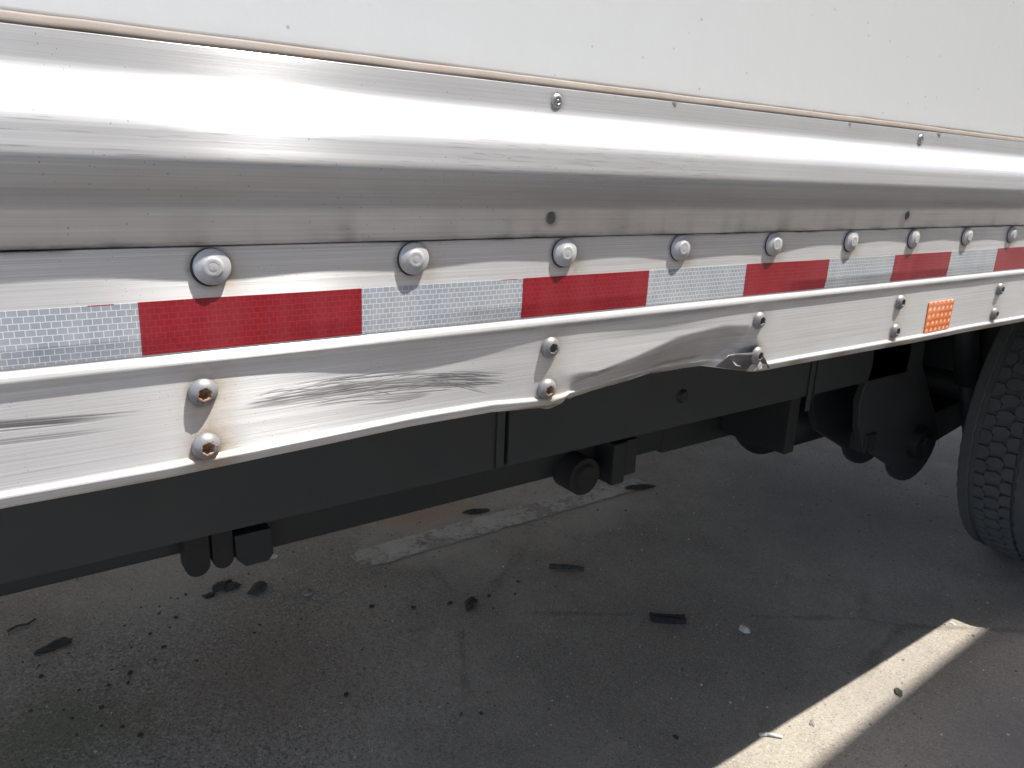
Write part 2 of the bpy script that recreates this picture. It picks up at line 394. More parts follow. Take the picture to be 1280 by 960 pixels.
def strip(name, prof, xs, m, parent, dy=None, attrs=None):
    P = np.array(prof); nx = len(xs); npz = len(P)
    X = np.repeat(xs[:, None], npz, 1); Y = np.repeat(P[None, :, 0], nx, 0).copy(); Z = np.repeat(P[None, :, 1], nx, 0).copy()
    if dy is not None: Y, Z = dy(X, Y, Z)
    v = np.stack([X, Y, Z], -1).reshape(-1, 3)*S
    ii, jj = np.meshgrid(np.arange(nx-1), np.arange(npz-1), indexing='ij'); a = (ii*npz+jj).ravel()
    f = np.stack([a, a+1, a+npz+1, a+npz], -1)
    me = bpy.data.meshes.new(name)
    me.vertices.add(len(v)); me.vertices.foreach_set('co', v.ravel())
    me.loops.add(f.size); me.loops.foreach_set('vertex_index', f.ravel().astype(np.int32))
    me.polygons.add(len(f)); me.polygons.foreach_set('loop_start', np.arange(0, f.size, 4, dtype=np.int32))
    me.polygons.foreach_set('use_smooth', np.ones(len(f), bool))
    me.update(calc_edges=True)
    uv = me.uv_layers.new(name='along'); li = f.ravel()
    uv.data.foreach_set('uv', np.stack([v[li, 0], (li % npz)*.002], -1).astype(np.float32).ravel())
    for k, fn in (attrs or {}).items():
        at = me.attributes.new(k, 'FLOAT', 'POINT'); at.data.foreach_set('value', np.clip(fn(X, Z), 0, 3).astype(np.float32).ravel())
    return attach(link(name, me, m), parent)
def arc(cx, cy, r, a0, a1, n):
    return [(cx+r*math.cos(math.radians(a0+(a1-a0)*i/n)), cy+r*math.sin(math.radians(a0+(a1-a0)*i/n))) for i in range(n+1)]
def smooth_profile(pts, n=14, r=.006):
    """polyline with rounded corners"""
    out = [pts[0]]
    for i in range(1, len(pts)-1):
        p, a, b = Vector(pts[i][:2]), Vector(pts[i-1][:2]), Vector(pts[i+1][:2])
        rr = pts[i][2] if len(pts[i]) > 2 else r
        d1 = (a-p); d2 = (b-p); k = min(rr, d1.length*.48, d2.length*.48)
        s, e = p+d1.normalized()*k, p+d2.normalized()*k
        for t in np.linspace(0, 1, n):
            q = s*(1-t)**2+p*2*t*(1-t)+e*t*t; out.append((q.x, q.y))
    out.append(pts[-1][:2])
    return [(a[0], a[1]) for a in out]
def densify(p, step):
    o = [p[0]]
    for a, b in zip(p[:-1], p[1:]):
        L = math.hypot(b[0]-a[0], b[1]-a[1]); n = max(1, int(math.ceil(L/step)))
        for i in range(1, n+1): o.append((a[0]+(b[0]-a[0])*i/n, a[1]+(b[1]-a[1])*i/n))
    return o

# --- side panel
strip('side_panel', [(.02, .2220), (.0075, .2222)]+densify([(.0065, .2236), (.0065, .26)], .004)+[(.0065, .5), (.0065, 1.5), (.0065, 4.0), (.02, 4.005)],
      np.concatenate([[X0], np.arange(-.4, 3, .01), [X1]]), MAT['panel'], None,
      attrs=dict(grime=lambda X, Z: np.exp(-np.abs(Z-.222)/.0028)*(.75+.3*smoothnoise(X, 9, .05))))
# --- sealant bead
strip('sealant_strip', smooth_profile([(.012, .2238), (.0030, .2232), (.0012, .2175), (.0012, .2150), (.004, .2140)], 5, .002), xs_list(-.6, 3, .02, (X0, X1)), MAT['sealant'], None,
      dy=lambda X, Y, Z: (Y+.0004*smoothnoise(X, 21, .07), Z+.0004*smoothnoise(X, 22, .4)+.0002*smoothnoise(X, 23, .03)))
# --- upper rail (bulged trim)
trim_pts = [(.006, .2150), (.0004, .2144, .001), (0, .2100), (-.0002, .1862, .007), (-.0285, .1518, .009), (-.0298, .1190, .010), (-.0030, .0870, .013), (-.0012, .0520), (-.0012, .0476, .001), (.006, .0472)]
def trim_dy(X, Y, Z):
    return Y+.0003*smoothnoise(X, 31, .9)+.00007*smoothnoise(X+3*Z, 33, .25), Z+.0003*smoothnoise(X, 32, 1.1)
def trim_grime(X, Z):
    a = np.exp(-np.abs(Z-.0475)/.0035)*(.75+.5*smoothnoise(X, 35, .06))
    b = np.exp(-np.abs(Z-.2144)/.0016)*.6
    rv = 0
    for k, x in enumerate(RIV_X):
        for z in (.2003, .0702): rv = rv+.7*np.exp(-(((X-x)/.0105)**2+((Z-z+.001)/.0105)**2)**2)
    runs = .22*np.clip(smoothnoise(X, 36, .018), 0, 2)*np.clip((.088-Z)/.03, 0, 1)
    return a+b+rv+runs
RIV_X = [.0475-.3+.4075*k for k in range(0, 6)]
RIV_X = [-.362, .4545, 1.271, 2.088]
_sc = [(.30+rng.random()*.42, .118+rng.random()*.035, .01+rng.random()**2*.05, rng.normal(0, .01)) for _ in range(70)]+[(-.12+rng.random()*.5, .118+rng.random()*.035, .005+rng.random()**2*.04, rng.normal(0, .01)) for _ in range(30)]
def trim_scratch(X, Z):
    o = np.zeros_like(X)
    for x, z, L, sl in _sc:
        mk = (np.abs(X-x) < L/2) & (np.abs(Z-z) < .004)
        if mk.any(): o[mk] = np.maximum(o[mk], .4*np.exp(-((Z[mk]-z-sl*(X[mk]-x))/.0004)**2)*(1-(2*(X[mk]-x)/L)**2))
    return o
trim = strip('upper_rail', densify(smooth_profile(trim_pts, 12, .005), .0008), xs_list(-.5, 2.4, .006, (X0, -3, 3, 4, 6, X1)), MAT['trim'], None, dy=trim_dy,
             attrs=dict(grime=trim_grime, scratch=trim_scratch, shade_film=lambda X, Z: .42*np.clip((.116-Z)/.02, 0, 1)))
# --- dark joint behind the gap
attach(MB().box(X0, X1, .0045, .012, .040, .052).build('joint_backing', MAT['collar']))

# --- bottom rail
rail_pts = [(.010, .0470), (.0006, .0464, .001), (0, .0440, .001), (0, -.0505, .002), (-.0042, -.0540, .003), (-.0048, -.0600, .003), (0, -.0660, .004), (0, -.1605, .002), (-.0036, -.1622, .0016), (-.0046, -.1648, .0014), (-.0026, -.1705, .003), (.0006, -.1762, .002), (.022, -.1768, .002), (.024, -.170)]
_pf = smooth_profile(rail_pts, 8, .003)
prof = []
_pf = densify(_pf, .004)
for a, b in zip(_pf[:-1], _pf[1:]):
    zm = (a[1]+b[1])/2; step = .0004 if -.137 < zm < -.083 else (.0008 if -.165 < zm < -.068 else .0015)
    prof += densify([a, b], step)[:-1]
prof.append(_pf[-1])
# gouges: (x0, z0, x1, z1, half width, depth)
G = []
def gouge(x0, z0, x1, z1, w=.0007, d=1., curve=0.): G.append((x0, z0, x1, z1, w, d, curve))
r2 = np.random.default_rng(11)
_zx = [.06, .10, .20, .30, .38, .42]; _zz = [-.109, -.1085, -.1075, -.112, -.122, -.126]
for k in range(120):                                    # the scraped patch between the rusty screws
    x0 = .078+.27*r2.random()**1.05; L = .025+.12*r2.random(); x1 = min(x0+L, .375+.035*r2.random())
    sp = .010*min(1, .35+(x0-.075)/.08); off = np.clip(r2.normal(0, .75), -1.3, 1.3)*sp
    z0 = np.interp(x0, _zx, _zz)+off; z1 = np.interp(x1, _zx, _zz)+off+r2.normal(0, .0025)
    gouge(x0, z0, x1, z1, .0004+.0004*r2.random()**2, .4+.6*r2.random(), r2.normal(.001, .0012))
for k in range(8): gouge(.285+.01*r2.random(), -.104-.0012*k, .36+.03*r2.random(), -.117-.0035*k, .0005, .8, .002)
for k in range(6): gouge(.20+.05*r2.random(), -.121-.0015*k, .28+.03*r2.random(), -.124-.001*k, .0007, .55, -.003)
for k in range(20):
    o_ = .011*r2.random(); gouge(-.22-.05*r2.random(), -.080-o_, -.035+.04*r2.random(), -.0985-o_*.45, .0004+.0006*r2.random(), .5+.5*r2.random(), r2.normal(0, .0008))
for k in range(5):
    o_ = .004*r2.random(); gouge(-.22, -.104-o_, -.05+.03*r2.random(), -.111-o_, .0005, .4+.3*r2.random())
for k in range(9):
    x = .50+.02*r2.random(); gouge(x, -.148+.012*r2.random(), x+.04+.05*r2.random(), -.137+.012*r2.random(), .0006, .6)
for k in range(30):
    x = .30+.17*r2.random(); gouge(x, -.171+.004*r2.random(), x+.03+.03*r2.random(), -.170+.004*r2.random(), .0005, .5)
def scratch_field(X, Z):
    o = np.zeros_like(X)
    for x0, z0, x1, z1, w, d, cv in G:
        mk = (X >= x0) & (X <= x1)
        if not mk.any(): continue
        t = (X[mk]-x0)/(x1-x0); zc = z0+(z1-z0)*t+cv*4*t*(1-t)
        o[mk] = np.maximum(o[mk], d*np.exp(-((Z[mk]-zc)/w)**2)*np.clip(4*t*(1-t)*1.6, 0, 1))
    return o
def scuff(X, Z):
    zc = np.interp(X, _zx, _zz)
    return np.exp(-((Z-zc)/.009)**2)*np.clip((X-.08)/.05, 0, 1)*np.clip((.40-X)/.05, 0, 1)*.10
def rail_dy(X, Y, Z):
    d = disp(X, Z)
    sc = scratch_field(X, Z)
    lip = np.clip((-.160-Z)/.01, 0, 1)
    kink = lip*(.005*np.exp(-((X-.506)/.009)**2)-.0022*np.exp(-((X-.474)/.010)**2))
    crumple = lip*np.clip((X-.33)/.05, 0, 1)*np.clip((.9-X)/.02, 0, 1)*(.00015*smoothnoise(X, 41, .012)+.0003*smoothnoise(X, 42, .035))
    Y2 = Y+d+.00012*sc+crumple
    # pushed-in lip also rolls flat inside the big dent
    roll = lip*np.clip((X-.55)/.1, 0, 1)*np.clip((.89-X)/.02, 0, 1)
    Y2 = Y2+roll*np.where(Y < 0, .004, 0)
    Z2 = Z+kink+crumple*.8+raise_(X, Z)
    # little notch torn out beside the held screw
    return Y2, Z2
def rail_stain(X, Z):
    o = np.zeros_like(X)
    for k, x in enumerate(SCREW_X):
        a = 1.0 if k in (1,) else (.62 if k == 2 else .5)
        for z in SCREW_Z:
            o += a*np.exp(-(((X-x-.004)/.024)**2+((Z-z)/.026)**2))
        o += a*.6*np.exp(-(((X-x-.006)/.020)**2+((Z+.155)/.018)**2))
    for x in BOLT_X: o += (.45+.5*(abs(x*37.7) % 1))*np.exp(-(((X-x-.016)/.016)**2+((Z-BOLT_Z+.014)/.018)**2))
    o += .9*np.clip((-.1640-Z)/.004, 0, 1)*np.clip(.55+.6*smoothnoise(X, 51, .06), .1, 1.2)
    o += 1.1*np.exp(-((Z+.1535)/.0035)**2)*np.clip((X-.68)/.05, 0, 1)*np.clip((.825-X)/.02, 0, 1)
    o += .28*np.exp(-((Z+.043)/.004)**2)
    return o
def rail_grime(X, Z):
    o = np.exp(-np.abs(Z-.0464)/.0016)*np.clip(.35+.8*smoothnoise(X, 61, .045), 0, 1.3)
    for x in BOLT_X: o += 1.0*np.exp(-(((X-x+.002)/.0200)**2+((Z-BOLT_Z+.0005)/.0195)**2)**4)
    for k, x in enumerate(SCREW_X):
        for z in SCREW_Z: o += .5*np.exp(-(((X-x)/.0165)**2+((Z-z)/.0165)**2)**4)
    o += .45*np.exp(-((Z+.0625)/.003)**2)*np.clip(.4+.5*smoothnoise(X, 62, .08), 0, 1)
    o += .5*np.clip((-.172-Z)/.003, 0, 1)*np.clip(.3+.6*smoothnoise(X, 63, .05), 0, 1)
    return o
def x_in(X, a, b): return ((X > a) & (X < b)).astype(float)
rail = strip('bottom_rail', prof, xs_list(-.5, 2.4, .006, list(np.arange(-.2, 1.0, .002))+[X0, -3, -1, 3, 4, 6, X1]), MAT['rail'], None, dy=rail_dy,
             attrs=dict(stain=rail_stain, grime=rail_grime, scratch=lambda X, Z: scratch_field(X, Z)+scuff(X, Z), bright=lambda X, Z: np.clip(scratch_field(X, Z+.0012)-scratch_field(X, Z)*1.5, 0, 1)*.45))
rail['label'] = 'dented and scratched aluminium rail with bent lower lip'

def on_rail(x, z, off=0.):
    return (x, float(disp(x, z))-off, z)
def tilt(x, z):
    e = .004
    nx = float(disp(x+e, z)-disp(x-e, z))/(2*e); nz = float(disp(x, z+e)-disp(x, z-e))/(2*e)
    n = Vector((nx, -1, nz)).normalized()                      # outward normal
    return Vector((0, -1, 0)).rotation_difference(n)

# --- reflective tape: each block is its own piece, following the rail
def tape_block(name, m, xa, xb, z0, z1, off, lean=0.0):
    n = 24; k = 6; v = []; f = []
    for lay in (0, 1):
        for i in range(n+1):
            for j in range(k+1):
                x = xa+(xb-xa)*i/n; z = z0+(z1-z0)*j/k
                v.append((x, float(disp(x, z))-(off if lay == 0 else -.0003), z))
    w = (n+1)*(k+1)
    for i in range(n):
        for j in range(k):
            a = i*(k+1)+j; f.append((a, a+k+1, a+k+2, a+1)); f.append((w+a, w+a+1, w+a+k+2, w+a+k+1))
    for i in range(n):
        a = i*(k+1); f.append((a, w+a, w+a+k+1, a+k+1)); a += k; f.append((a, a+k+1, w+a+k+1, w+a))
    for j in range(k):
        f.append((j, j+1, w+j+1, w+j)); a = n*(k+1)+j; f.append((a, w+a, w+a+1, a+1))
    me = mesh(name, v, f, False)
    o = link(name, me, m); sub(o, rail); return o
LT = .2089
for k in range(-3, 13):
    red = k % 2 == 0
    a = k*LT; b = a+LT
    if red: tape_block('red_tape', MAT['red_tape'], a-.0012, b+.0012, -.0492+.0012, .0, .00075)
    else: tape_block('silver_tape', MAT['white_tape'], a, b, -.0492+.0012, -.0004, .0005)
tape_block('red_backing_edge', MAT['red_tape'], -.040, -.020, -.0006, -.0001, .0006)
tape_block('red_backing_edge', MAT['red_tape'], .385, .409, -.0006, -.0001, .0006)
am = tape_block('amber_reflector', MAT['amber'], 1.4145, 1.519, -.1585, -.0985, .0016); am['label'] = 'small amber reflector'

# --- bolts along the top of the rail
bolt_prof = [(.0168, -.0008), (.0168, .0042), (.0163, .0051), (.0152, .0056), (.0108, .0068), (.0092, .0074), (.0087, .0081), (.0081, .0084), (.0050, .0084), (.0047, .0083), (.0043, .0083), (.0040, .0084), (.0012, .0084)]
bv, bf = lathe(bolt_prof, 40); bolt_me = mesh('bolt', bv, bf, True); bolt_me.materials.append(MAT['head'])
cv, cf = lathe([(.0178, -.0005), (.0175, .0006), (.0170, .0008), (.0165, .0006)], 36)
ring_me = mesh('grime_ring', cv, cf, True); ring_me.materials.append(MAT['collar'])
for k, x in enumerate(BOLT_X):
    p = on_rail(x, BOLT_Z)
    b = link('bolt', bolt_me, None, None, p); sub(b, rail)
    rx, rz = rng.normal(0, .035, 2); b.scale = (1+rng.normal(0, .02),)*3; b.rotation_euler = (rx, rng.random()*6.28, rz)
    g = link('grime_ring', ring_me, None, None, (p[0]-.0012, p[1], p[2]-.0006)); sub(g, rail); g.rotation_euler = (0, rng.random()*6.28, 0)

# --- screws with six-lobed sockets
def screw_mesh(name, R, H, socket_r, mats, rough_seed=0, ringw=.0):
    n = 48; v = []; f = []; mi = []
    ang = [2*math.pi*i/n for i in range(n)]
    rings = [(1, -.0008/H), (1, .10), (.98, .22), (.92, .42), (.82, .62), (.68, .82), (.54, .94)]
    for r, h in rings: v += [(R*r*math.cos(t), -H*h, R*r*math.sin(t)) for t in ang]
    def star(s, h): return [(socket_r*s*(1+.10*math.cos(6*t))*math.cos(t), -h, socket_r*s*(1+.10*math.cos(6*t))*math.sin(t)) for t in ang]
    v += star(1.12, H*.985); v += star(1.0, H*.95); v += star(.92, H*.35); v.append((0, -H*.28, 0))
    nr = len(rings)+3
    for k in range(nr-1):
        for i in range(n):
            j = (i+1) % n; f.append((k*n+i, k*n+j, (k+1)*n+j, (k+1)*n+i)); mi.append(0 if k < len(rings) else 1)
    c = len(v)-1
    for i in range(n): f.append(((nr-1)*n+i, (nr-1)*n+(i+1) % n, c)); mi.append(1)
    me = mesh(name, v, f, True)
    for q in mats: me.materials.append(q)
    me.polygons.foreach_set('material_index', mi)
    return me
sc_clean = screw_mesh('screw', .0138, .0080, .0056, (MAT['screwhead'], MAT['socket']))
sc_rust = screw_mesh('screw', .0138, .0080, .0056, (MAT['screwhead'], MAT['rust']))
def rust_crust(seed):
    r = np.random.default_rng(seed); mb = MB()
    for q in range(9):
        a = r.random()*1.9+(-2.6 if seed % 2 else .2); d = .0056+.0030*r.random(); s = .0009+.0012*r.random()
        c = Vector((d*math.cos(a), -.0066-.0003*r.random(), d*math.sin(a)))
        vv = [c+Vector((math.cos(t)*s, 0, math.sin(t)*s)) for t in np.linspace(0, 2*math.pi, 7)[:-1]]+[c+Vector((0, -.0009, 0))]
        mb.add(vv, [(i, (i+1) % 6, 6) for i in range(6)])
    return mb
for k, x in enumerate(SCREW_X):
    for zi, z in enumerate(SCREW_Z):
        rusty = (k == 1) or (k == 2 and zi == 1)
        xx = x+(.0005 if k != 3 else (-.002 if zi == 0 else .003)); zz = z-(.0012 if (k == 3 and zi == 1) else 0)
        p = on_rail(xx, zz); 
        if k == 3 and zi == 1: p = (xx, -.001, zz)
        s = link('rusty_screw' if rusty else 'screw', sc_rust if rusty else sc_clean, None, None, p); sub(s, rail)
        q = tilt(xx, zz) if not (k == 3 and zi == 1) else Vector((0, -1, 0)).rotation_difference(Vector((.05, -1, -.05)).normalized())
        s.rotation_mode = 'QUATERNION'; s.rotation_quaternion = q @ Matrix.Rotation(rng.random()*6.28, 3, 'Y').to_quaternion()
        if rusty:
            s['label'] = 'screw with rusted socket'
            cr = rust_crust(k*2+zi+3); o = cr.build('rust_crust', MAT['rust'], None); sub(o, rail); o.location = Vector(p)*S; o.rotation_mode = 'QUATERNION'; o.rotation_quaternion = q

# --- torn metal by the held screw
def flap(pts):
    n = len(pts); v = [Vector(p) for p in pts]; w = [Vector(p)+Vector((0, .0012, .0004)) for p in pts]
    return MB().add(v+w, [tuple(range(n)), tuple(range(2*n-1, n-1, -1))]+[(i, n+i, n+(i+1) % n, (i+1) % n) for i in range(n)])
for pts in ([(.829, .001, -.1475), (.838, .010, -.1545), (.846, .006, -.1575), (.852, -.001, -.1600), (.843, -.004, -.1580), (.834, -.003, -.1555)],
            [(.893, -.002, -.1520), (.9005, -.003, -.1600), (.9045, -.003, -.1690), (.895, -.004, -.1700), (.882, -.005, -.1700), (.888, -.006, -.1650), (.890, -.004, -.1580)]):
    sub(flap(pts).build('torn_sliver', MAT['torn'], None), rail)
def torn_tab():                                        # the lip's stub still held by the screw, folded under
    top = [(.8085, -.1425), (.816, -.1375), (.830, -.1370), (.850, -.1385), (.872, -.1395), (.893, -.1395), (.905, -.150), (.922, -.171)]
    bot = [(.809, -.1590), (.822, -.1620), (.838, -.1660), (.856, -.1700), (.874, -.1740), (.893, -.1765), (.908, -.1768), (.924, -.1745)]
    mb = MB(); n = 7; v = []
    for lay in (0, .0014):
        for (xa, za), (xb, zb) in zip(top, bot):
            for i in range(n+1):
                k = i/n; v.append((xa+(xb-xa)*k+.0006*math.sin(9*k+xa*90), -.0034+.017*k**1.2+.0011*math.sin(xa*170+k*5)+lay, za+(zb-za)*k))
    m_ = len(top); w = m_*(n+1); f = []
    for i in range(m_-1):
        for j in range(n):
            q = i*(n+1)+j; f += [(q, q+1, q+n+2, q+n+1), (w+q, w+q+n+1, w+q+n+2, w+q+1)]
        q = i*(n+1); f.append((q, q+n+1, w+q+n+1, w+q)); q += n; f.append((q, w+q, w+q+n+1, q+n+1))
    for j in range(n):
        f.append((j, w+j, w+j+1, j+1)); q = (m_-1)*(n+1)+j; f.append((q, q+1, w+q+1, w+q))
    return mb.add(v, f)
sub(torn_tab().build('torn_tab', MAT['tab'], None, True), rail)

# --- small rivets of the upper rail
rv_, rf_ = lathe([(.0080, -.001), (.0080, .0006), (.0072, .0020), (.0052, .0030), (.0036, .0033), (.0034, .0024), (.0016, .0024), (.0014, .0031), (.0006, .0032)], 28)
riv_a = mesh('rivet', rv_, rf_, True); riv_a.materials.append(MAT['rivet'])
riv_b = mesh('rivet', rv_, rf_, True); riv_b.materials.append(MAT['rivet_dark'])
for x in RIV_X:
    for z, me in ((.2003, riv_a), (.0702, riv_b)):
        o = link('rivet', me, None, None, (x+rng.normal(0, .001), -.0008 if z < .1 else 0.0, z)); sub(o, trim); o.rotation_euler = (0, rng.random()*6, 0)

# chipped nicks at the sealant
for x, l in ((.642, .010), (1.045, .006), (1.325, .016)):
    nick = MB().add([(x, -.0006, .2148), (x+l, -.0006, .2146), (x+l*.7, -.0012, .2085), (x+l*.3, -.0010, .2120)], [(0, 1, 2, 3)])
    attach(nick.build('sealant_chip', MAT['sealant']))

# --- body box, floor, frame
BY = 3.55
attach(MB().box(X0+.02, X1-.02, .021, BY, -.040, 3.98).build('body', MAT['body']))
attach(MB().box(X0+.02, X1-.02, .055, BY-.02, -.050, -.0405).build('floor_underside', MAT['under']))
attach(MB().box(X0, X1, BY, BY+.02, -.10, 3.98).build('far_side_panel', MAT['body']))
cm_me = None
for k in range(-4, 17):
    x = .0475+.4184*k
    if cm_me is None:
        mb = MB().box(-.006, .006, .10, 3.5, -.158, -.052).box(-.045, .045, .10, 3.5, -.166, -.158)
        o = mb.build('cross_member', MAT['under']); cm_me = o.data
    else: o = link('cross_member', cm_me, None)
    attach(o); o.location = Vector((x, 0, 0))*S
def frame_beam(xa, xb, y0, y1, zb, zt):
    return MB().box(xa, xb, y0, y1, zb, zt).build('frame_beam', MAT['beam'], None, False, .006)
for xa, xb in ((-4.4, .983), (.997, 2.362), (2.385, 3.05)):
    attach(frame_beam(xa, xb, .80, .86, -.645, -.17))
attach(MB().box(-4.4, 3.0, .858, .90, -.62, -.18).build('beam_web', MAT['black']))
attach(MB().box(-4, 4.6, 2.66, 2.74, -.40, -.17).build('far_frame_beam', MAT['beam']))
# raised splice straps and bruises on the beam
attach(MB().box(.955, .980, .792, .799, -.640, -.20).build('splice_strap', MAT['beam'], None, False, .003))
attach(MB().box(2.335, 2.360, .792, .799, -.700, -.20).build('splice_strap', MAT['beam'], None, False, .003))
attach(MB().tube((.30, .799, -.475), (.30, .788, -.475), .018, .014, 14).build('beam_bolt', MAT['black']))
attach(MB().tube((1.66, .799, -.545), (1.66, .788, -.545), .024, .018, 14).build('beam_bolt', MAT['black']))
# inner slider rail with its hardware
attach(MB().box(-4.4, .33, 1.18, 1.24, -.868, -.50).box(.33, 2.02, 1.18, 1.24, -.918, -.50).box(2.02, 2.66, 1.18, 1.24, -.935, -.50).box(2.66, 4.8, 1.18, 1.24, -.86, -.50).build('slider_rail', MAT['black'], None, False, .006))
attach(MB().box(-4.4, 4.8, .86, 1.2, -.55, -.53).build('slider_plate', MAT['black']))
def lobe(x, w, zc, r):
    poly = [(x-r, -.80)]+[(x+r*math.cos(t), zc+r*math.sin(t)) for t in np.linspace(math.pi, 2*math.pi, 13)]+[(x+r, -.80)]
    return MB().prism(poly, 1.14, 1.14+w)
attach(lobe(.283, .05, -.893, .031).build('hose_hook', MAT['ruststeel'], None, False, .003))
attach(lobe(.347, .05, -.893, .026).build('hose_hook', MAT['ruststeel'], None, False, .003))
attach(MB().prism([(.375, -.83), (.47, -.83), (.475, -.905), (.46, -.925), (.40, -.925), (.378, -.90)], 1.13, 1.18).build('gladhand_box', MAT['black'], None, False, .004))
attach(MB().tube((1.555, 1.10, -.905), (1.555, 1.20, -.905), .068, .068, 28).tube((1.555, 1.085, -.905), (1.555, 1.10, -.905), .04, .05, 20).build('locking_drum', MAT['ruststeel'], None, False, .004))
attach(MB().box(1.665, 1.725, 1.08, 1.18, -.955, -.80).box(1.735, 1.79, 1.09, 1.18, -.935, -.80).build('locking_pin_box', MAT['black'], None, False, .004))
attach(MB().tube((2.85, 1.35, -1.00), (3.75, 1.35, -1.00), .15, .15, 28).build('air_tank', MAT['black'], None, True))
attach(MB().box(2.36, 2.42, .87, 1.18, -.90, -.50).build('tank_bracket', MAT['black'], None, False, .004))
attach(MB().box(3.52, 3.56, .66, 1.2, -.70, -.17).build('shade_plate', MAT['black'], None, False, .004))  # added dark plate, hides the brightly lit underside behind it
# suspension
def hanger():
    poly = [(2.72, -.17), (3.12, -.17), (3.17, -.62), (3.30, -.78), (3.43, -.93)]
    for t in np.linspace(.5, -2.75, 14): poly.append((3.25+.20*math.cos(t), -1.0+.17*math.sin(t)))
    poly += [(2.90, -.98), (2.80, -.93), (2.74, -.83), (2.715, -.72), (2.76, -.58), (2.735, -.45)]
    return poly
attach(MB().prism(hanger(), .80, .83).build('hanger_bracket', MAT['beam'], None, False, .005))
attach(MB().prism([(x+.02, z) for x, z in hanger()], 1.02, 1.05).build('hanger_bracket', MAT['beam'], None, False, .005))
attach(MB().tube((3.25, .76, -.985), (3.25, 1.10, -.985), .075, .075, 24).tube((3.25, .74, -.985), (3.25, .76, -.985), .045, .045, 6).build('pivot_bolt', MAT['black'], None, False, .003))
attach(MB().box(2.80, 2.88, .79, .86, -.955, -.875).build('hanger_stop', MAT['black'], None, False, .004))
attach(MB().prism([(3.15, -1.08), (3.30, -1.11), (4.0, -1.0), (4.35, -.95), (4.35, -.85), (3.9, -.88), (3.3, -.92), (3.15, -.94)], .86, 1.0).build('trailing_arm', MAT['black'], None, False, .006))
attach(MB().tube((3.28, .74, -.30), (3.48, .74, -.72), .05, .05, 20).tube((3.48, .74, -.72), (3.66, .74, -1.04), .033, .033, 16).build('shock_absorber', MAT['beam'], None, True))
attach(MB().box(3.58, 3.64, .60, .72, -1.16, -.95).build('axle_strap', MAT['black'], None, False, .004))
attach(MB().tube((3.84, .30, -.84), (3.84, 3.3, -.84), .09, .09, 28).build('axle', MAT['black'], None, True))
def spring():
    mb = MB(); v = []; n = 28
    prof_ = [(.13, -.80), (.165, -.74), (.175, -.66), (.16, -.60), (.135, -.56), (.165, -.50), (.175, -.42), (.16, -.34), (.12, -.29)]
    for r, z in prof_:
        for i in range(n): t = 2*math.pi*i/n; v.append((4.25+r*math.cos(t), .95+r*math.sin(t), z))
    f = [(k*n+i, k*n+(i+1) % n, (k+1)*n+(i+1) % n, (k+1)*n+i) for k in range(len(prof_)-1) for i in range(n)]
    return mb.add(v, f)
attach(spring().build('air_spring', MAT['rubber'], None, True))

# --- tyres
TX, TZ, TR = 3.80, GZ+.665, .680
TY0, TY1 = .055, .585
def tyre_carcass():
    n = 160; w = (TY1-TY0)/2; yc = (TY0+TY1)/2
    half = [(-w*.80, .385), (-w*.93, .42), (-w*1.06, .50), (-w*1.08, .56), (-w*1.04, .610), (-w*.99, .643), (-w*.955, .660), (-w*.93, .6665)]
    cr = [(y, .6665+.0035*(1-(y/w)**2)) for y in np.linspace(-w*.9, w*.9, 13)]
    prof_ = half+cr+[(-a, b) for a, b in half[::-1]]
    v = []; f = []
    for y, r in prof_:
        for i in range(n): t = 2*math.pi*i/n; v.append((r*math.cos(t), yc+y, r*math.sin(t)))
    for k in range(len(prof_)-1):
        for i in range(n): f.append((k*n+i, (k+1)*n+i, (k+1)*n+(i+1) % n, k*n+(i+1) % n))
    return v, f
def wrap(poly, h0, h1, y_of):
    """tread piece: polygon (arc length s, y) -> prism between radii, bevelled top"""
    n = len(poly); cs = sum(p[0] for p in poly)/n; cy = sum(p[1] for p in poly)/n
    v = []
    for r, k in ((h0, 1.03), (h1-.003, 1.), (h1, .93)):
        for s, y in poly:
            s2 = cs+(s-cs)*k; y2 = cy+(y-cy)*k; t = s2/TR
            rr = r-.016*abs((y2-(TY0+TY1)/2)/((TY1-TY0)/2))**4
            v.append((rr*math.cos(t), y2, rr*math.sin(t)))
    f = [tuple(range(2*n, 3*n))]
    for a in (0, n): f += [(a+i, a+(i+1) % n, a+n+(i+1) % n, a+n+i) for i in range(n)]
    return v, f
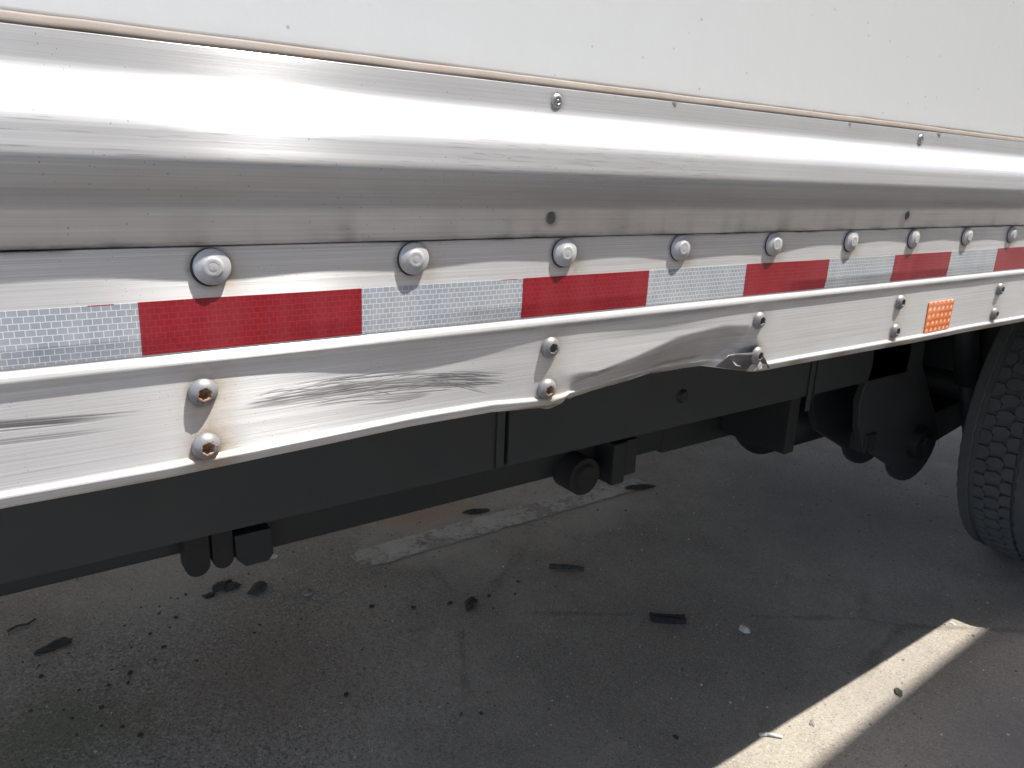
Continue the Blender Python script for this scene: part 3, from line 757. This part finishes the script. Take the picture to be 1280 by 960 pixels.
def tyre(xc, y_mirror=False, detail=True):
    v, f = tyre_carcass()
    root = link('tyre', mesh('tyre', v, f, True), MAT['rubber']); attach(root); root.location = Vector((xc, 0, TZ))*S
    if y_mirror: root.location = Vector((xc, BY+.02, TZ))*S; root.scale = (1, -1, 1)
    npitch = 66; pitch = 2*math.pi*TR/npitch
    mid = (TY0+TY1)/2; w = (TY1-TY0)/2
    R1 = .6835
    # ribs: shoulder ribs and two inner ribs, wavy edged
    def rib(y0, y1, wob):
        mb = MB(); n = npitch*4; vv = []
        for i in range(n):
            t = 2*math.pi*i/n; e = wob*(1 if (i % 4) < 2 else -1)
            for y, r in ((y0+e, .664), (y0+e+.003, R1-.002), (y0+e+.007, R1), (y1+e-.007, R1), (y1+e-.003, R1-.002), (y1+e, .664)):
                rr = r-.016*abs((y-mid)/w)**4; vv.append((rr*math.cos(t), y, rr*math.sin(t)))
        ff = [(i*6+k, i*6+k+1, ((i+1) % n)*6+k+1, ((i+1) % n)*6+k) for i in range(n) for k in range(5)]
        return mb.add(vv, ff)
    o = rib(TY1-.062, TY1-.010, .0012).build('shoulder_rib', MAT['rubber']); o.parent = root
    o = rib(TY0+.012, TY0+.070, .0035).build('shoulder_rib', MAT['rubber']); o.parent = root
    o = rib(mid-.030, mid+.030, .003).build('centre_rib', MAT['rubber']); o.parent = root
    # rows of blocks between the ribs (outer half row, full hexagons, inner half row)
    ya, yb = mid+.040, TY1-.082
    g = .0065
    bw = (yb-ya)/2.55
    def rows(mir):
        res = []
        for row in range(3):
            for i in range(npitch):
                s0 = i*pitch+(pitch/2 if row == 1 else 0)
                a = pitch/2-g
                if row == 1:
                    yc = (ya+yb)/2; hw = bw*.62
                    poly = [(s0-a*.95, yc-hw*.25), (s0-a*.45, yc-hw), (s0+a*.65, yc-hw*.85), (s0+a*.98, yc+hw*.25), (s0+a*.45, yc+hw), (s0-a*.65, yc+hw*.85)]
                elif row == 0:
                    poly = [(s0-a, ya), (s0+a, ya), (s0+a*1.0, ya+bw*.62), (s0+a*.35, ya+bw*.80), (s0-a*.55, ya+bw*.76), (s0-a, ya+bw*.50)]
                else:
                    poly = [(s0-a, yb), (s0-a*1.0, yb-bw*.62), (s0-a*.35, yb-bw*.80), (s0+a*.55, yb-bw*.76), (s0+a, yb-bw*.50), (s0+a, yb)]
                if mir: poly = [(s, 2*mid-y) for s, y in poly][::-1]
                res.append((row, i, poly))
        return res
    rest = MB()
    for mir in (False, True):
        for row, i, poly in rows(mir):
            v, f = wrap(poly, .664, R1, None)
            ang = math.degrees((i+.5)*pitch/TR)
            if detail and not mir and 95 < ang < 275:
                o = MB().add(v, f).build('tread_block', MAT['rubber']); o.parent = root
            else: rest.add(v, f)
    o = rest.build('tread_blocks', MAT['rubber']); o.parent = root; o['kind'] = 'stuff'
    rim = MB().tube((0, TY0+.09, 0), (0, TY1-.03, 0), .388, .388, 48).tube((0, TY0+.05, 0), (0, TY0+.09, 0), .15, .17, 32)
    o = rim.build('rim', MAT['body']); o.parent = root
    return root
tyre(TX)
far = tyre(TX, True, False); far['label'] = 'tyre on the far side'
tyre(TX+1.72, False, False)

# ---------------------------------------------------------------- trailer parked alongside (behind the viewer; casts the near edge of the sun strip)
H_N = 5.48
def shadow_src(px, py): return (px+SUN.x/SUN.z*H_N, py+SUN.y/SUN.z*H_N)
a = Vector(shadow_src(1.676, .204)); b = Vector(shadow_src(2.977, .263)); d = (b-a).normalized(); nrm = Vector((d.y, -d.x))
nb = tag(empty('unseen_trailer', (a.x, a.y, GZ)), 'dull brown box trailer parked alongside, out of view, shading the asphalt', 'trailer')
def nbox(name, s0, s1, t0, t1, z0, z1, m):
    mb = MB().box(0, 1, 0, 1, 0, 1); vv = []
    for x, y, z in mb.v:
        s_ = s0+(s1-s0)*x; t_ = t0+(t1-t0)*y
        q = d*s_+nrm*t_; vv.append((q.x, q.y, z0+(z1-z0)*z))
    mb.v = vv; o = mb.build(name, m); o.parent = nb; return o
nbox('body', -4.4, 9, 0, 3.5, 1.62, H_N, MAT['navy'])
nbox('bottom_rail', -4.4, 9, .002, 3.498, 1.36, 1.62, MAT['rivet'])
nbox('frame', -4, 8, 1.3, 2.2, 1.1, 1.36, MAT['under'])

bounce_box = tag(empty('unseen_trailer', (1, 5.15, GZ)), 'unseen cream box added beyond the far side to bounce light under the dented trailer', 'trailer')  # added reflector, never in view: bounces warm light under the trailer
MB().box(-7, 7, 0, 3.4, 1.3, 5.4).build('body', MAT['cream'], bounce_box)
MB().box(-7, 7, -.02, -.003, 1.15, 1.5).build('bottom_rail', MAT['rivet'], bounce_box)

# ---------------------------------------------------------------- litter on the ground
def lump(seed, sx, sy, sz, rough=.35, sub_=2):
    bm = bmesh.new(); bmesh.ops.create_icosphere(bm, subdivisions=sub_, radius=1)
    r = np.random.default_rng(seed); ph = r.random((5, 3))*6.28; fr = r.normal(0, 2.4, (5, 3))
    for v in bm.verts:
        c = np.array(v.co); k = 1+rough*sum(math.sin(float(fr[i]@c)+ph[i, 0]) for i in range(5))/2.6+r.normal(0, rough*.12)
        v.co = Vector((c[0]*k*sx*S, c[1]*k*sy*S, max(-.25, c[2]*k)*sz*S))
    me = bpy.data.meshes.new('lump'); bm.to_mesh(me); bm.free()
    return me
def drop(name, me, m, x, y, z=0, rot=None, label=None, cat=None, group=None):
    o = link(name, me, m, None, (x, y, GZ+z)); o.rotation_euler = (0, 0, rng.random()*6.28 if rot is None else rot)
    tag(o, label, cat, group); return o
drop('white_pebble', lump(1, .017, .012, .010), MAT['stone'], .811, 2.16, .002, 0, 'white pebble lying below the two hanging hooks', 'pebble')
drop('white_pebble', lump(2, .014, .018, .014), MAT['stone'], 2.08, .744, .002, .4, 'pale pebble right of the black rubber scrap', 'pebble')
drop('grey_stone', lump(3, .020, .018, .016), MAT['greystone'], .825, 1.818, .002, 0, 'grey stone right of the dark clods below the frame beam', 'stone')
drop('soil_clump', lump(4, .040, .034, .026, .5, 3), MAT['clod'], .577, 2.03, .003, 0, 'largest dark soil clump below the hanging hooks', 'clump')
drop('soil_clump', lump(5, .030, .026, .018, .5, 3), MAT['clod'], .678, 1.945, .003, 1, 'dark soil clump just right of the largest clump', 'clump')
drop('soil_clump', lump(6, .018, .018, .012, .5), MAT['clod'], .504, 1.997, .002, 1, 'small dark clump just left of the largest clump', 'clump')
drop('soil_clump', lump(7, .048, .020, .010, .5, 3), MAT['clod'], -.015, 1.95, .002, .3, 'flat dark smear of soil at the far left of the asphalt', 'clump')
drop('soil_clump', lump(8, .062, .026, .014, .6, 3), MAT['clod'], 2.69, 1.88, .002, -.3, 'dark leaf litter lying on the painted line', 'clump')
drop('soil_clump', lump(9, .055, .018, .012, .6, 3), MAT['clod'], 1.77, 2.09, .002, -.2, 'dark litter above the painted line near the rusty patch', 'clump')
drop('soil_clump', lump(10, .030, .020, .012, .6, 3), MAT['clod'], 1.32, 1.425, .002, .5, 'dark clods in the middle of the asphalt', 'clump')
drop('soil_clump', lump(12, .020, .014, .012, .4, 2), MAT['clod'], 2.229, .235, .002, .5, 'dark clod at the near edge of the sunlit strip', 'clump')
drop('stone_chip', lump(13, .016, .008, .005, .3, 2), MAT['greystone'], 1.85, .306, .001, .5, 'small chip in the middle of the sunlit strip', 'chip')
drop('stone_chip', lump(14, .014, .006, .006, .3, 2), MAT['stone'], 2.81, .335, .001, 2.2, 'thin pale chip near the far tip of the sunlit strip', 'chip')
def twig(seed, pts, r):
    mb = MB()
    for q in range(len(pts)-1):
        k0 = r*(1-.35*q/len(pts)); mb.tube(pts[q], pts[q+1], k0, k0*.9, 8)
    return mb
tag(twig(1, [(0, 0, .006), (.03, .012, .009), (.06, .010, .007), (.085, .030, .008)], .005).build('twig', MAT['bark'], None, True, loc=(-.135, 2.12, GZ)), 'thin dark twig at the left edge of the asphalt', 'twig')
tag(twig(2, [(0, 0, .008), (.035, -.03, .010), (.075, -.055, .009), (.11, -.095, .009)], .011).build('bark_strip', MAT['bark'], None, True, loc=(1.745, 1.485, GZ)), 'dark strip of bark left of the black rubber scrap', 'bark')
tag(twig(3, [(0, 0, .004), (.02, -.012, .006), (.05, -.045, .005)], .006).build('leaf_stalk', MAT['stone'], None, True, loc=(1.665, .365, GZ)), 'crumpled grey scrap at the near end of the sunlit strip', 'scrap')
def rubber_scrap():
    mb = MB(); v = []; f = []; n = 16
    prof_ = [(-.024, .0), (-.024, .012), (-.020, .016), (-.008, .016), (-.005, .006), (.004, .006), (.007, .015), (.019, .015), (.024, .010), (.024, 0)]
    for i in range(n+1):
        s_ = -.066+.132*i/n; wob = .0015*math.sin(i*2.1); c = .004*((i/n-.5)*2)**2
        for a, h in prof_: v.append((s_+rng.normal(0, .0008), a+wob, h+c))
    k = len(prof_)
    for i in range(n):
        for j in range(k-1): f.append((i*k+j, i*k+j+1, (i+1)*k+j+1, (i+1)*k+j))
    f += [tuple(range(k)), tuple(range(n*k+k-1, n*k-1, -1))]
    return mb.add(v, f)
o = rubber_scrap().build('rubber_scrap', MAT['black'], None, False, loc=(1.883, .944, GZ+.001)); o.rotation_euler = (0, 0, -.68)
tag(o, 'short black scrap of ribbed tyre rubber on the asphalt', 'rubber scrap')
# dark crumbs, scattered one by one
crumb = [lump(40+i, 1, 1, .7, .45, 1) for i in range(5)]
for q in crumb: q.materials.append(MAT['clod'])
spots = [(-.10, 1.90), (-.07, 1.86), (-.08, 1.79), (.02, 1.88), (.04, 1.66), (-.03, 1.60), (-.10, 1.62), (.12, 1.72), (.10, 1.64), (.06, 1.54), (-.02, 1.54), (.15, 1.60), (.20, 1.80), (.26, 1.86), (.22, 1.95), (.31, 1.98), (.28, 2.05), (.34, 2.02), (.40, 2.03), (.43, 2.05), (.36, 1.92), (.33, 1.84), (.29, 1.76), (.25, 1.70), (.17, 1.66), (.36, 1.62), (.41, 1.50), (.60, 1.72), (.62, 1.60), (.58, 1.68), (.74, 1.66), (.05, 1.45), (.11, 1.42), (.00, 1.46), (.13, 1.36), (.70, 1.20), (.88, 1.05), (.95, .95), (1.02, .90), (1.25, 1.48), (1.40, 1.44), (1.36, 1.36), (1.50, 1.40), (1.58, 1.47), (2.30, 1.80), (2.42, 1.72), (2.10, 1.35), (1.30, .60), (1.45, .50), (.98, 1.60), (1.12, 1.52)]
for i, (x, y) in enumerate(spots):
    s_ = .0045+.0055*rng.random()**2
    o = drop('dirt_crumb', crumb[i % 5], None, x+rng.normal(0, .008), y+rng.normal(0, .008), .001, None, 'tiny dark crumb of dirt scattered on the shaded asphalt', 'dirt', 'dark dirt crumbs on the asphalt')
    o.scale = (s_, s_*(.7+.5*rng.random()), s_)
# fine grit, too small to count
def grit():
    n = 9000; r = np.random.default_rng(99)
    xy = np.stack([r.uniform(-.5, 4.2, n), r.uniform(-.25, 2.9, n)], -1)
    sz = .0018+.0042*r.random(n)**4
    base = np.array([(1, 0, 0), (0, 1, 0), (-1, 0, 0), (0, -1, 0), (0, 0, 1.)])
    v = []; f = []
    for i in range(n):
        q = base*(.6+.8*r.random((5, 1)))*sz[i]; t = r.random()*6.28; c, s_ = math.cos(t), math.sin(t)
        x = q[:, 0]*c-q[:, 1]*s_+xy[i, 0]; y = q[:, 0]*s_+q[:, 1]*c+xy[i, 1]
        k = len(v); v += list(zip(x, y, GZ+q[:, 2]*.8)); f += [(k, k+1, k+4), (k+1, k+2, k+4), (k+2, k+3, k+4), (k+3, k, k+4)]
    return mesh('grit', v, f)
gm = M('mixed_grit'); gi = gm.node('ShaderNodeNewGeometry')
gm.set(color=gm.ramp(gi.outputs['Random Per Island'], (0., (.06, .055, .05)), (.45, (.17, .16, .14)), (.8, (.30, .28, .25)), (1., (.50, .48, .44))), rough=.9)
tag(link('grit', grit(), gm.m), 'fine loose grit scattered over the asphalt', 'grit', kind='stuff')
